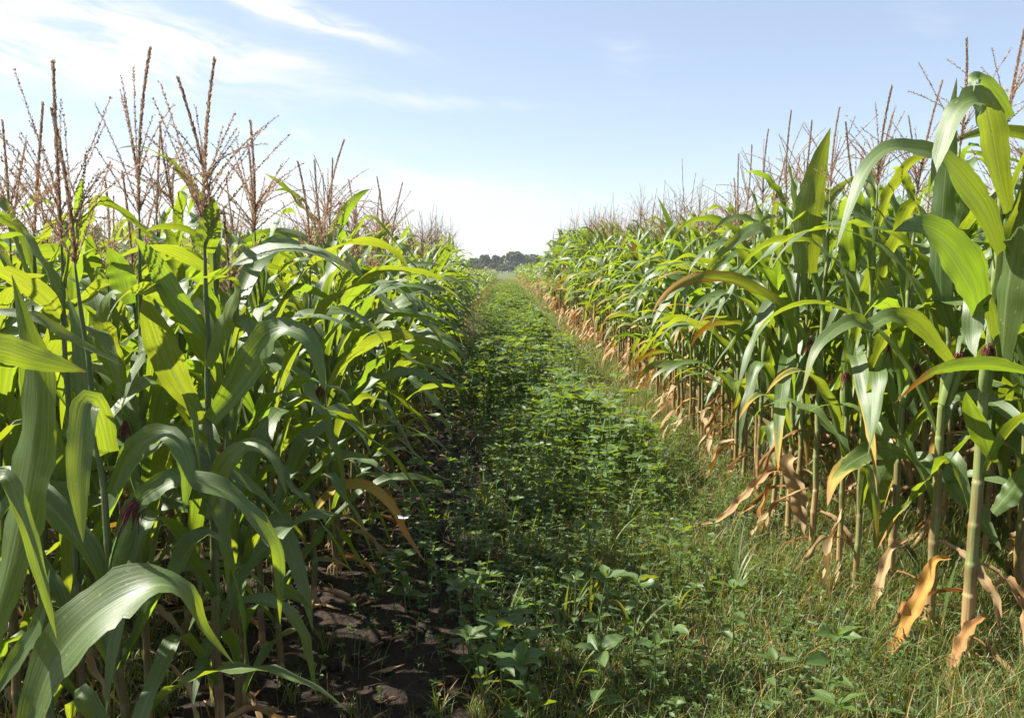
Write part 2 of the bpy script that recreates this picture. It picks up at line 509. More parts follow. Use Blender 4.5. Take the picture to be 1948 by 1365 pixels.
def tassel_geo(H, nb, axis, lod, r0=.0022, spread=1.0, tas=None):
    """tassel standing on the origin: a central spike and side branches"""
    Mx = rot_to(axis)
    gs = []
    zb = np.linspace(0, 1, 12)
    wob = rng.uniform(-.11, .11, 2) if tas is None else np.array([tas, 0.0])
    C = np.stack([wob[0] * zb ** 2 * H, wob[1] * zb ** 2 * H, zb * H], -1)
    def put(P, thick, length, per, rows, k):
        Pw = P @ Mx.T
        rr = rng.random()
        if lod == 0:
            gs.append(tube(Pw, np.linspace(1, .45, len(P)) * thick, 4, rr, 0, 2))
            gs.append(spikelets(Pw, rr, per, length, .0021 if rows == 3 else .0026, rows))
        elif lod == 1:
            rad = np.where(np.arange(len(P)) % 2 == 0, 1.0, 1.9) * np.linspace(1, .5, len(P)) * thick * 1.0
            gs.append(tube(Pw, rad, 3, rr, 0, 2))
        else:
            m_ = len(P) // 2
            gs.append(tube(Pw[[0, m_, -1]], np.array([1.2, 1.5, .6]) * thick, 2, rr, 0, 2))
    put(C, .0030, .013, .0046, 5 if lod == 0 else 2, 4)
    nn = 12 if lod == 0 else (9 if lod == 1 else 5)
    if lod == 2:
        nb = min(nb, 7)
    for i in range(nb):
        f = rng.uniform(-.06, .36)
        z0 = max(f, 0) * H * .8
        ph = i * 2.4 + rng.uniform(-.5, .5)
        L = H * rng.uniform(.45, .88) * (1 - .5 * max(f, 0))
        a0 = R(rng.uniform(14, 50)) * spread
        a1 = a0 + R(rng.uniform(-10, 48)) * spread
        s = np.linspace(0, 1, nn)
        a = a0 + (a1 - a0) * s
        T = np.stack([np.sin(a) * np.cos(ph), np.sin(a) * np.sin(ph), np.cos(a)], -1)
        P = np.zeros((nn, 3)); P[1:] = np.cumsum(T[:-1], 0) * L / (nn - 1)
        P = P + np.array([0, 0, z0])
        put(P, .0014, .0105, .0075, 2, 3)
    return merge(gs)

def ear_geo(L, rad, axis):
    """husked ear with its silk, standing on the origin along axis -> (husk, silk)"""
    Mx = rot_to(axis)
    n, k = 12, 10
    s = np.linspace(0, 1, n)
    prof = rad * (np.sin(np.pi * np.clip(.12 + s * .84, 0, 1)) ** .7) * (1 - .35 * s)
    P = np.stack([np.zeros(n), np.zeros(n), s * L], -1) @ Mx.T
    h = tube(P, prof, k, rng.random(), 0, 3)
    gs = [h]
    for i in range(4):          # overlapping husk leaves whose tips stand off
        ph = i * 1.7 + rng.uniform(0, .6)
        m = 8
        t = np.linspace(.05, 1.08 + rng.uniform(-.05, .12), m)
        rr = rad * (np.sin(np.pi * np.clip(.12 + t * .84, 0, .97)) ** .7) * (1 - .3 * t) + .0025
        rr[-1] += .004
        ang = np.linspace(-.75, .75, 5)
        ww = np.sqrt(np.clip(1 - t ** 3 * .8, 0.01, 1))
        A_ = ph + ang[None] * ww[:, None]
        V = np.stack([rr[:, None] * np.cos(A_), rr[:, None] * np.sin(A_), np.broadcast_to((t * L)[:, None], A_.shape)], -1).reshape(-1, 3) @ Mx.T
        A = np.zeros((m, 5, 3)); A[..., 2] = rng.random()
        gs.append(Geo(V, grid_faces(m, 5), A.reshape(-1, 3), np.zeros(m * 5), 3))
    sg = []
    top = np.array([0, 0, L * .97])
    for i in range(80):
        ph = rng.uniform(0, 6.28); l = rng.uniform(.03, .085); q = rng.uniform(.3, 1.0)
        tt = np.linspace(0, 1, 6)
        rr = q * (.003 + .020 * np.sin(tt * 1.5)) + rng.normal(size=6) * .0012
        hh = .016 * (1.2 - q) * np.sin(np.clip(tt * 3.1, 0, 3.14)) + .010 * tt * (1 - q) - l * tt ** 1.7 * (.35 + .65 * q)
        Pp = np.stack([rr * np.cos(ph + tt * rng.normal() * .6), rr * np.sin(ph), hh], -1)
        Pp = (Pp + top) @ Mx.T
        sg.append(tube(Pp, np.full(6, .0011), 3, rng.random(), 0, 4))
    return merge(gs), merge(sg)

# ------------------------------------------------------------------ one maize plant
def plant_parts(H, r0, lean, lod, facing, tassel=True, ear=True, n_leaf=None, lower_dry=.35, wscale=1.0, lean_az=0.0, green_from=0, leaf_keep=None, spread=1.0, tlen=None, lscale=1.0, side_dry=0.0, tas=None, strict=False):
    """-> list of (part name, Geo, is_dry) in plant space; H is the height to the tassel's tip"""
    th = tlen or H * rng.uniform(.17, .22)
    Hs = H - th                          # where the tassel starts
    Ht = Hs - H * rng.uniform(.06, .10)  # top leaf node
    nl = n_leaf or int(rng.integers(12, 15))
    nodes = np.concatenate([[0.04 * H], np.sort(np.linspace(.10 * H, Ht, nl - 1) + rng.uniform(-.012, .012, nl - 1) * H)])
    zig = rng.uniform(-.006, .006, (nl, 2))
    lv = np.array([math.cos(lean_az), math.sin(lean_az)]) * lean
    def axis_pt(z):
        z = np.asarray(z, float)
        xy = lv[None] * ((np.atleast_1d(z) / H) ** 1.7)[:, None] * H
        zz = np.stack([np.interp(np.atleast_1d(z), nodes, zig[:, i]) for i in range(2)], -1)
        return np.concatenate([xy + zz, np.atleast_1d(z)[:, None]], 1)
    def rad_at(z):
        return r0 * np.interp(z, [0, .25 * H, Ht, Hs], [1.0, .86, .42, .2])
    zs, rs = [0.0], [r0 * 1.05]
    for i, z in enumerate(nodes):
        rr = rad_at(z)
        if lod == 0:
            zs += [z - .012, z - .001, z + .002, z + .014]; rs += [rr * 1.06, rr * 1.13, rr * 1.03, rr * 1.0]
        elif lod == 1:
            zs += [z]; rs += [rr]
    zs += [Hs]; rs += [rad_at(Hs)]
    if lod == 2:
        zs = [0, Ht * .6, Hs]; rs = [r0, r0 * .8, r0 * .25]
    zs = np.array(zs); rs = np.array(rs)
    keep = np.concatenate([[True], np.diff(np.maximum.accumulate(zs)) > 1e-5]); zs = zs[keep]; rs = rs[keep]
    dz = lower_dry * H * .55
    dryv = np.clip(1.15 - zs / max(dz, .01), 0, 1) * rng.uniform(.6, 1.0)
    parts = [('stalk', tube(axis_pt(zs), rs, 9 if lod == 0 else (5 if lod == 1 else 3), rng.random(), dryv, 1, vvals=zs / H), 0)]
    if lod == 0:                # brace roots round the foot of the stalk
        rt = [parts[0][1]]
        for i in range(8):
            a = i * .785 + rng.uniform(-.3, .3); q = r0 * rng.uniform(2.2, 3.6)
            c_, s_ = math.cos(a), math.sin(a)
            rt.append(tube(np.array([[r0 * .9 * c_, r0 * .9 * s_, .045], [q * .75 * c_, q * .75 * s_, .028], [q * c_, q * s_, -.02]]), np.array([.0032, .0028, .002]), 4, rng.random(), 1.0, 1, vvals=np.array([.02, .01, 0])))
        parts[0] = ('stalk', merge(rt), 0)
    bear = facing + rng.normal() * .25
    for i, z in enumerate(nodes):
        f = z / Ht
        if lod == 2 and i % 2 and f < .8:
            continue
        if leaf_keep is not None and (strict or f > .45) and not leaf_keep(f):
            continue
        phi = bear + (i % 2) * math.pi + rng.normal() * .35
        o = axis_pt(z)[0] + np.array([math.cos(phi), math.sin(phi), 0]) * rad_at(z) * .75
        nn, nu = ((24, 7), (11, 3), (6, 2))[lod]
        if lod and side_dry and f < side_dry and rng.random() < .30:
            g = maize_blade(H * rng.uniform(.15, .28), .04, R(rng.uniform(30, 70)), R(176), phi + 1.5, nn, 2, twist=rng.uniform(-2, 2), ruff=.5, fold0=.9, dry=(rng.uniform(.6, 1.0), .1, .1), pow_=.5)
            parts.append(('leaf', g.moved(o), 1))
        dead = f < lower_dry * rng.uniform(.45, .75)
        half = (not dead) and f < lower_dry * rng.uniform(.7, 1.15)
        if dead:
            if rng.random() < .12:
                continue
            L = H * rng.uniform(.17, .32)
            g = maize_blade(L, rng.uniform(.030, .055) * wscale, R(rng.uniform(35, 90)), R(rng.uniform(165, 185)), phi, nn, max(nu - 2, 2), twist=rng.uniform(-2, 2), bend=rng.uniform(-.8, .8), ruff=.5,
                            fold0=1.25, dry=(rng.uniform(.65, 1.1), .15, .1), pow_=.5, crumple=.0 if lod == 2 else .5)
        else:
            mid = math.sin(math.pi * min(max((f - .05) / 1.05, 0), 1))
            L = lscale * H * (.235 + .23 * mid) * rng.uniform(.85, 1.12)
            Wd = (.038 + .041 * mid) * wscale * rng.uniform(.85, 1.12)
            a0 = R(max(8, 36 - 24 * f) * rng.uniform(.6, 1.2))
            style = rng.random()
            kink, kamt, a1, pw = None, 0, R(rng.uniform(125, 174)), rng.uniform(1.2, 2.3)
            if f > .8:
                a0 = R(rng.uniform(6, 24)); a1 = R(rng.uniform(60, 165)); pw = rng.uniform(1.5, 2.5); L *= .76
            if style < .36:
                kink = rng.uniform(.28, .62); kamt = R(rng.uniform(80, 130)); a1 = R(rng.uniform(40, 70))
            elif style > .95 and lod:
                a1 = R(rng.uniform(25, 55))
            dr = (0, rng.uniform(0, .3), rng.uniform(0, .12))
            if half:
                dr = (rng.uniform(.0, .16), rng.uniform(.3, .9), rng.uniform(.1, .35))
            g = maize_blade(L, Wd, a0, a1, phi, nn, nu, kink, kamt, twist=rng.normal() * .8, bend=rng.normal() * .35, ruff=rng.uniform(.15, .5), dry=dr, pow_=pw)
        parts.append(('leaf', g.moved(o), 1 if dead else 0))
    if tassel:
        top = axis_pt(Hs)[0]
        ax = axis_pt(Hs)[0] - axis_pt(Hs - .1)[0] + np.array([rng.normal() * .012, rng.normal() * .012, 0])
        parts.append(('tassel', tassel_geo(th, int(rng.integers(8, 15)), np.array([0, 0, 1.0]) if tas is not None else ax, lod, spread=spread, tas=tas).moved(top), 0))
    if ear and lod < 2:
        z = nodes[int(nl * .52)]
        phi = bear + rng.choice([0, math.pi]) + rng.normal() * .4
        o = axis_pt(z)[0] + np.array([math.cos(phi), math.sin(phi), 0]) * rad_at(z) * .9
        h, s = ear_geo(rng.uniform(.17, .23), rng.uniform(.022, .028), (math.cos(phi) * .35, math.sin(phi) * .35, 1))
        parts.append(('ear', h.moved(o), 0)); parts.append(('silk', s.moved(o), 0))
    return parts

PLANTS = []     # (object) for later bookkeeping
def build_plant(x, y, parts, label, group, split=True, extra=()):
    if not split:
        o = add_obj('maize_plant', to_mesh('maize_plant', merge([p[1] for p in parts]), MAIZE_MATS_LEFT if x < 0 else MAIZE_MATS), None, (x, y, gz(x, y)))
    else:
        o = add_obj('maize_plant', None, None, (x, y, gz(x, y)))
        o.empty_display_size = .1
        ear = None
        for nm, g, dead in list(parts):
            k = int(g.M[0])
            g2 = Geo(g.V, g.F, g.A, g.D, 0)
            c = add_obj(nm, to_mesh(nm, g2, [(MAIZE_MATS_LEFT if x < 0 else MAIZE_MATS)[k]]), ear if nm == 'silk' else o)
            if nm == 'ear':
                ear = c
            if dead:
                c['label'] = 'withered brown maize leaf'
        for g, lab in extra:
            g2 = Geo(g.V - np.array([x, y, gz(x, y)]), g.F, g.A, g.D, 0)
            c = add_obj('leaf', to_mesh('leaf', g2, [M_LEAF]), o)
            if lab:
                c['label'] = lab
    o['label'] = label; o['category'] = 'maize plant'
    if group:
        o['group'] = group
    PLANTS.append(o)
    return o

# ------------------------------------------------------------------ ground
_gw = [(rng.uniform(-6, 6), rng.uniform(-6, 6), rng.uniform(0, 6.28)) for _ in range(14)]
def gz(x, y):
    h = 0.0 * np.asarray(x, float)
    for i, (a, b, c) in enumerate(_gw):
        h = h + np.sin(a * x + b * y + c) * .0045
    return h * np.exp(-np.asarray(y, float) ** 2 / 900.0)

gx = np.concatenate([[-3000, -600, -150, -60, -30, -18, -12, -9], np.arange(-7, -2.4, .25), np.arange(-2.4, 3.2, .05), np.arange(3.2, 7.1, .25), [9, 12, 18, 30, 60, 150, 600, 3000]])
gy = np.concatenate([[-300, -60, -15, -5, -2, 0, 1], np.arange(1.6, 7, .05), np.arange(7, 14, .12), np.arange(14, 30, .6), np.arange(30, 80, 4), [90, 110, 130, 160, 220, 320, 500, 900, 1800, 5000]])
GX, GY = np.meshgrid(gx, gy, indexing='ij')
GZ = gz(GX, GY)
near = (GX > -2.4) & (GX < 3.2) & (GY > 1.6) & (GY < 14)
for sc, am in ((11, .008), (23, .006), (41, .004)):
    for _ in range(3):
        q = rng.uniform(0, 6.28); p = rng.uniform(0, 6.28)
        GZ = GZ + near * am * .6 * np.sin(sc * (GX * math.cos(q) + GY * math.sin(q)) + p + 2 * np.sin(3 * GX + 2 * GY))
GZ = np.where(near, GZ + rng.normal(size=GX.shape) * .004, GZ)
gg = Geo(np.stack([GX, GY, GZ], -1).reshape(-1, 3), grid_faces(len(gx), len(gy))[:, ::-1], np.zeros((GX.size, 3)), np.zeros(GX.size), 0)
ground = add_obj('ground', to_mesh('ground', gg, [M_GROUND]), kind='structure')

#@@PLANTS
# ------------------------------------------------------------------ hero leaves (spines in photo pixels at a distance; roll 0 faces the viewer)
def L(pts, y, wpx, rolls, dry=(0, 0, 0), label=None, **kw):
    ys = y if isinstance(y, (list, tuple)) else (y, y)
    n = len(pts)
    P = [(p[0], p[1], ys[0] + (ys[1] - ys[0]) * i / (n - 1)) for i, p in enumerate(pts)]
    return shaped_blade(P, wpx, rolls, dry, **kw), label

ORD = ['nearest', 'second', 'third', 'fourth', 'fifth', 'sixth', 'seventh', 'eighth', 'ninth', 'tenth', 'eleventh', 'twelfth', 'thirteenth', 'fourteenth', 'fifteenth',
       'sixteenth', 'seventeenth', 'eighteenth', 'nineteenth', 'twentieth']
TAKEN = []          # (x, y) of hero plants, so that row plants keep clear

def hero(px, z, H, label, leaves=(), x=None, **kw):
    xx = (px - 957) / 1600 * z if x is None else x
    TAKEN.append((xx, z))
    parts = plant_parts(H, kw.pop('r0'), kw.pop('lean', .02), 0, kw.pop('facing', rng.uniform(0, 6.28)), **kw)
    return build_plant(xx, z, parts, label, None, True, leaves)

GL = 'maize plants left of the path'
GR = 'maize plants right of the path'
up = lambda f: f > .62
# ---- left
hero(105, 1.66, 1.62, 'maize plant at the lower left corner with a huge arched glossy leaf', [
    L([(58, 1385), (100, 1265), (190, 1165), (300, 1112), (355, 1140), (395, 1205), (445, 1262)], (1.5, 1.62), 132, [42, 40, 38, 44, 68, 75, 70], label='broad pale arched leaf', ruff=.12, peak=.4, n=40),
    L([(-30, 1240), (20, 1060), (58, 860), (70, 720), (48, 620), (22, 522)], (1.42, 1.3), 112, [50, 50, 52, 50, 50, 60], peak=.45, ruff=.12),
    L([(-60, 1010), (0, 905), (40, 970), (75, 1090), (108, 1215)], (1.35, 1.3), 34, [60, 40, 20, 15, 20]),
    L([(-20, 1330), (70, 1190), (95, 1080)], (1.6, 1.6), 40, [20, 40, 60], ruff=.1),
], r0=.013, x=-.945, strict=True, leaf_keep=lambda f: f < .12, tassel=False, ear=False, facing=.5)
hero(40, 1.25, 1.6, 'leaning maize plant at the left edge holding a yellow leaf towards the path', [
    L([(-90, 650), (0, 662), (60, 680), (165, 707)], (1.2, 1.25), 58, [20, 12, 12, 20], dry=(.02, .35, .1), ruff=.08, peak=.3, lit=False),
    L([(-60, 590), (60, 602), (130, 640), (232, 694)], (1.5, 1.55), 26, [50, 40, 35, 35], ruff=.1),
], r0=.012, x=-.95, strict=True, leaf_keep=lambda f: .34 < f < .5, tassel=False, ear=False)
hero(119, 2.1, 1.89, 'maize plant with the upright thick brown tassel near the left edge', [
    L([(119, 607), (80, 562), (25, 525), (-30, 505)], (2.1, 1.9), 42, [30, 15, 10, 20], ruff=.1, lit=False),
    L([(120, 940), (88, 850), (60, 740), (40, 660)], (2.1, 1.9), 62, [25, 10, 20, 30], ruff=.12),
    L([(120, 830), (160, 770), (150, 640), (128, 560)], (2.1, 2.2), 36, [20, 10, 20, 40]),
], r0=.0115, lean=.01, leaf_keep=lambda f: f < .45 or f > .9, ear=True, spread=.9, tlen=.42, tas=.01)
hero(205, 1.9, 1.74, 'maize plant with a drooping leaf and a left leaning tassel', [
    L([(207, 860), (190, 790), (168, 766), (155, 830), (150, 920), (158, 1032)], (1.85, 1.7), 54, [10, 30, 20, 8, 4, 10], ruff=.08, base=.7),
    L([(212, 940), (256, 857), (304, 827), (332, 838), (356, 890), (350, 975)], (1.9, 1.8), 52, [20, 20, 25, 30, 15, 10], ruff=.12),
    L([(223, 1057), (249, 971), (311, 920), (366, 913), (440, 942), (500, 1004), (528, 1060), (533, 1187)], (1.9, 1.9), 50, [20, 15, 30, 40, 50, 40, 30, 30], n=40),
], r0=.0115, lean=.05, lean_az=math.pi, leaf_keep=lambda f: f < .3, spread=.8, tlen=.34, lower_dry=.1, tas=-.10)
hero(252, 2.35, 1.98, 'slender maize plant with the tallest right leaning tassel left of the path', [
    L([(246, 578), (225, 510), (205, 470)], (2.35, 2.3), 50, [15, 10, 10], ruff=.1),
    L([(240, 760), (205, 660), (195, 600), (210, 560), (232, 556)], (2.35, 2.2), 44, [20, 10, 20, 60, 60]),
], r0=.0115, lean=.025, lean_az=.3, leaf_keep=lambda f: f < .7 and f > .2, tlen=.44, spread=.75, tas=.12)
hero(388, 2.13, 1.90, 'maize plant with a dark curved tassel and two broad upright leaves', [
    L([(388, 640), (330, 562), (290, 490), (258, 452)], (2.13, 2.0), 46, [15, 8, 8, 10], ruff=.08, lit=False),
    L([(385, 806), (332, 715), (296, 630), (272, 560)], (2.13, 1.95), 62, [15, 5, 5, 15], ruff=.1, peak=.5),
    L([(395, 700), (430, 602), (449, 545), (425, 528), (370, 528)], (2.1, 1.95), 38, [15, 20, 60, 72, 60]),
    L([(400, 800), (440, 748), (491, 668), (522, 634), (557, 630), (593, 657), (619, 745)], (2.1, 2.0), 66, [10, 8, 12, 30, 55, 40, 30], n=40, ruff=.12, peak=.42),
    L([(388, 1160), (440, 1148), (490, 1140), (542, 1158), (579, 1213), (603, 1330)], (2.13, 2.2), 32, [55, 50, 45, 40, 45, 50], n=36),
    L([(390, 480), (400, 430), (408, 375)], (2.13, 2.1), 46, [10, 5, 0], base=.8, peak=.2, lit=False),
    L([(388, 980), (420, 900), (470, 850), (520, 872), (545, 940)], (2.1, 2.0), 46, [20, 15, 40, 50, 40]),
], r0=.0135, lean=.012, lean_az=0, leaf_keep=lambda f: f < .28, tlen=.42, spread=.9, tas=.10)
hero(338, 3.2, 1.95, 'maize plant whose tassel stands between the two tallest ones', [], r0=.012, lean=.01, facing=2.8, spread=.8, lower_dry=.15)
hero(30, 3.1, 1.9, 'maize plant with a narrow tassel at the far left edge', [], r0=.012, lean=.01, facing=.2, spread=.7, lower_dry=.15)
hero(480, 3.0, 1.85, 'maize plant with a widely spread tassel right of the curved tassel', [
    L([(480, 760), (455, 690), (430, 640), (440, 580), (452, 545)], (3, 2.9), 52, [15, 10, 5, 15, 40], ruff=.1),
], r0=.012, lean=.015, facing=2.4, spread=1.1, lower_dry=.15)
hero(585, 3.35, 1.80, 'maize plant with an orange withering leaf arching over the bare soil', [
    L([(590, 985), (620, 945), (655, 922), (705, 927), (745, 962), (771, 1012), (808, 1068)], (3.3, 3.1), 24, [40, 35, 35, 30, 25, 25, 30], dry=(.42, .45, .15), label='orange yellow withering leaf', n=36, ruff=.1),
    L([(590, 900), (640, 868), (700, 876), (745, 910)], (3.3, 3.1), 26, [45, 45, 50, 50]),
], r0=.0125, lean=.015, facing=.4, lower_dry=.15)

# ---- right
hero(1890, 2.87, 2.24, 'stout maize plant with a pale thick stalk and maroon base at the right edge', [
    L([(1925, 222), (1899, 184), (1870, 152), (1852, 150), (1846, 190)], (2.8, 2.7), 34, [15, 15, 30, 50, 40], ruff=.06),
    L([(1917, 400), (1899, 330), (1882, 240), (1866, 192), (1826, 204), (1795, 271), (1770, 355)], (2.8, 2.6), 62, [42, 38, 35, 50, 45, 30, 35], n=40, ruff=.08),
    L([(1903, 480), (1872, 405), (1828, 344), (1786, 298), (1732, 285), (1690, 284), (1655, 312), (1627, 368), (1590, 475)], (2.8, 2.5), 62, [40, 38, 38, 55, 62, 60, 50, 45, 40], n=44, ruff=.08, peak=.2),
    L([(1862, 600), (1850, 545), (1808, 475), (1756, 436), (1700, 440)], (2.75, 2.5), 94, [42, 40, 38, 42, 58], ruff=.08, peak=.35, base=.45),
    L([(1905, 690), (1915, 560), (1935, 440), (1950, 330)], (2.85, 2.7), 74, [40, 35, 35, 40], ruff=.1, base=.5),
    L([(1890, 880), (1868, 830), (1845, 778), (1838, 745)], (2.85, 2.7), 40, [25, 10, 5, 5], ruff=.1),
    L([(1888, 975), (1930, 925), (1952, 880)], (2.8, 2.7), 44, [30, 25, 20]),
    L([(1893, 640), (1862, 560), (1850, 640), (1856, 680)], (2.8, 2.65), 52, [50, 55, 15, 10]),
    L([(1880, 1169), (1847, 1195), (1825, 1235), (1807, 1279), (1778, 1301)], (2.85, 2.7), 30, [45, 30, 25, 35, 20], dry=(.75, .2, .1), label='withered orange leaf hanging to the ground', ruff=.5, fold=.8),
    L([(1893, 1115), (1920, 1105), (1945, 1150), (1950, 1240)], (2.85, 2.75), 26, [60, 50, 30, 30], dry=(.85, .1, .1), label='withered orange leaf', ruff=.5, fold=.8),
    L([(1960, 708), (1884, 692), (1811, 697), (1763, 715), (1701, 767)], (2.6, 2.5), 30, [25, 22, 25, 40, 60], dry=(.12, .9, .15), label='yellow leaf with a dried tip', ruff=.06, peak=.25, n=34, lit=False),
], x=1.66, r0=.0225, lean=.02, lean_az=0, leaf_keep=lambda f: f > .72, lower_dry=.35, ear=True, tlen=.36)
hero(1803, 3.11, 2.2, 'maize plant with a plump ear and red lower stalk beside the stoutest plant', [
    L([(1815, 640), (1790, 560), (1793, 400), (1806, 260), (1820, 148)], (3.1, 3.0), 44, [30, 15, 10, 10, 5], dry=(.1, .2, .1), base=.6),
    L([(1810, 690), (1785, 659), (1740, 611), (1694, 603), (1657, 618), (1620, 612), (1576, 637), (1547, 677), (1525, 752)], (3.0, 2.7), 40, [15, 20, 20, 25, 55, 30, 30, 35, 40], dry=(.05, .3, .1), n=46, ruff=.1, peak=.3),
    L([(1805, 1062), (1778, 1068), (1760, 1114), (1730, 1176), (1686, 1253), (1650, 1292)], (3.0, 2.85), 32, [50, 20, 15, 20, 35, 50], dry=(.55, .4, .2), label='long orange dying leaf', ruff=.5, fold=.6, n=36),
    L([(1806, 480), (1830, 400), (1838, 330)], (3.1, 3.0), 56, [10, 10, 20]),
], x=1.645, r0=.0185, lean=.015, lean_az=0, lower_dry=.36, leaf_keep=lambda f: f > .36, tlen=.38)
hero(1727, 3.5, 2.17, 'maize plant with two lower leaves spread wide like arms', [
    L([(1730, 868), (1674, 856), (1622, 878), (1588, 912), (1574, 962)], (3.45, 3.2), 42, [40, 25, 20, 25, 30], dry=(.12, .75, .2), label='arched leaf with a browned tip', n=34),
    L([(1730, 868), (1763, 874), (1800, 908), (1845, 955), (1880, 1008), (1905, 1046)], (3.45, 3.1), 44, [30, 20, 15, 20, 25, 30], n=34),
    L([(1728, 1026), (1696, 1046), (1680, 1092), (1664, 1143), (1628, 1187), (1584, 1213)], (3.45, 3.2), 24, [50, 25, 20, 30, 40, 30], dry=(.95, .1, .1), label='withered brown leaf', ruff=.5, fold=.8, n=34),
], x=1.68, r0=.016, lean=.02, lean_az=.4, lower_dry=.36, leaf_keep=lambda f: f > .42)
hero(1658, 3.45, 2.1, 'thin pale green maize plant with leaves low on its stalk', [
    L([(1660, 985), (1668, 930), (1690, 880), (1712, 865)], (3.45, 3.3), 42, [10, 5, 10, 20]),
    L([(1660, 1040), (1690, 985), (1715, 955)], (3.45, 3.3), 30, [10, 5, 10]),
], x=1.50, r0=.0125, lean=.015, lower_dry=.3, leaf_keep=lambda f: f > .36)
hero(1622, 3.62, 2.0, 'maize plant with a dark red bare lower stalk', [], x=1.50, r0=.0125, lean=.01, lower_dry=.5, leaf_keep=lambda f: f > .42)
hero(1545, 4.05, 2.2, 'maize plant with one tall erect backlit leaf at its top', [
    L([(1533, 520), (1540, 403), (1558, 311), (1580, 243)], (4.05, 3.9), 56, [10, 5, 5, 10], base=.8, peak=.25, ruff=.08, lit=False),
], x=1.54, r0=.0165, lean=.012, lower_dry=.6)
hero(1512, 4.3, 2.15, 'maize plant wrapped in broad tan withered leaves at its base', [
    L([(1512, 870), (1500, 885), (1520, 940), (1524, 1040)], (4.25, 4.2), 38, [40, 10, 8, 15], dry=(1.0, .1, .0), label='broad tan withered leaf', ruff=.5, fold=.7, base=.8),
    L([(1512, 905), (1470, 895), (1420, 940), (1372, 985), (1322, 1000)], (4.25, 4.1), 20, [45, 30, 35, 30, 40], dry=(.85, .1, .1), label='withered brown leaf', ruff=.5, fold=.8),
], x=1.50, r0=.0155, lean=.012, lower_dry=.6)

# ------------------------------------------------------------------ rows
def height_factor(side, y):
    if side < 0:
        return 1.0 + .17 * smooth(y, 8, 13) if y < 17 else .82
    return 1.0 + .27 * smooth(y, 8, 22) if y < 30 else .92

rows = []            # (side, row index, x, y)
for side, x0, y0, block in ((-1, -.80, 1.35, 19.0), (1, 1.62, 2.35, 31.0)):
    for k in range(22):
        x = x0 + side * .62 * k + rng.uniform(-.04, .04)
        y = (y0 if k == 0 else max(.5, 1.55 * abs(x) - 1.9)) + rng.uniform(0, .2)
        while y < 120:
            low = y >= (17 if side < 0 else 30)          # the lower stand beyond stands back from the path
            xx = x + rng.normal() * (.045 if y < 30 else .08) + (side * .28 if low else side * .14 * float(smooth(np.array(y), 6, 11)))
            if side < 0 and y < 19 or side > 0 and y < 31:
                step = rng.uniform(.14, .23) * (1.3 if side < 0 and 1 <= k <= 3 and y < 5 else 1)
            else:
                step = rng.uniform(.30, .5)
            vis = abs(xx) < .66 * y + 1.0
            if k < (22 if y < 31 else 14) and vis and all((xx - a) ** 2 + (y - b) ** 2 > .19 ** 2 for a, b in TAKEN) and not (k == 0 and side > 0 and y < 4.4) and not (side < 0 and k < 4 and y < 2.0):
                rows.append((side, k, xx, y))
            y += step
# importance: front rows far along the path show, back rows only near
def score(rw):
    side, k, x, y = rw
    return (1.0, .5, .30, .21, .17)[min(k, 4)] * (1 if k < 5 else 4.0 / (k + 1)) / y
rows.sort(key=score, reverse=True)
N_IND = 300 - len(TAKEN)
individual, rest = rows[:N_IND], rows[N_IND:]
print('rows', len(rows), 'far-most individual', max(r_[3] for r_ in individual), 'rows used', max(r_[1] for r_ in individual))

ROWNAME = {0: 'front row', 1: 'second row', 2: 'third row', 3: 'fourth row', 4: 'fifth row'}
count = {}
def rank(side, x, y):
    """how many front row plants of this side stand nearer to the camera, the hand placed ones too"""
    n = sum(1 for a, b in TAKEN if a * side > 0 and abs(a) < (1.0 if side < 0 else 1.8) and b < y)
    return n + sum(1 for s_, k_, a, b in individual if s_ == side and k_ == 0 and b < y)
individual.sort(key=lambda q: (q[0], q[1], q[3]))
n_split = 0
for side, k, x, y in individual:
    sd = 'left' if side < 0 else 'right'
    i = count.get((side, k), 0); count[(side, k)] = i + 1
    hf = height_factor(side, y)
    H = (1.82 if side < 0 else 2.15) * hf * float(np.clip(rng.normal(1.0, .06), .87, 1.11))
    r0 = (.0125 if side < 0 else .0138) * rng.uniform(.9, 1.15)
    front = k == 0
    face = rng.normal() * .7 if front else rng.uniform(0, 6.28)
    split = y < 9 and (k == 0 or y < 5.5)
    lod = 0 if y < 6.5 else 1
    has_t = rng.random() < (.85 if k == 0 else .6); has_e = rng.random() < (.45 if y < 9 else .1)
    ld = (.17 if side < 0 else .44) * rng.uniform(.45, 1.4) if front else (.3 if side < 0 else .42)
    parts = plant_parts(H, r0, rng.uniform(.0, .035), lod, face, tassel=has_t, ear=has_e, spread=1.15, lower_dry=ld, lean_az=rng.uniform(0, 6.28),
                        wscale=(1.0 if side < 0 else 1.12) * (1 if y < 7 else .9), lscale=1.0 if y < 5 else (.9 if y < 8 else .78), side_dry=.30 if side > 0 and front else 0)
    if k <= 4:
        where = f"{ROWNAME[k]} {sd} of the path"
    else:
        where = f"field {sd} of the path, behind the fifth row"
    rk = rank(side, x, y) if k == 0 else 99
    if rk < 20:
        lab = f"{'full' if has_t else 'tasselless'} maize plant, {ORD[rk]} along the {where}" + (', ear showing' if has_e else '')
        grp = None
    else:
        near_far = 'close' if y < 6 else ('midway along' if y < 13 else 'far along')
        lab = f"{'tasselled' if has_t else 'tasselless'} maize plant {near_far} in the {where}".replace('along in the', 'along the')
        grp = lab.replace('maize plant', 'maize plants')
    build_plant(x, y, parts, lab, grp, split)

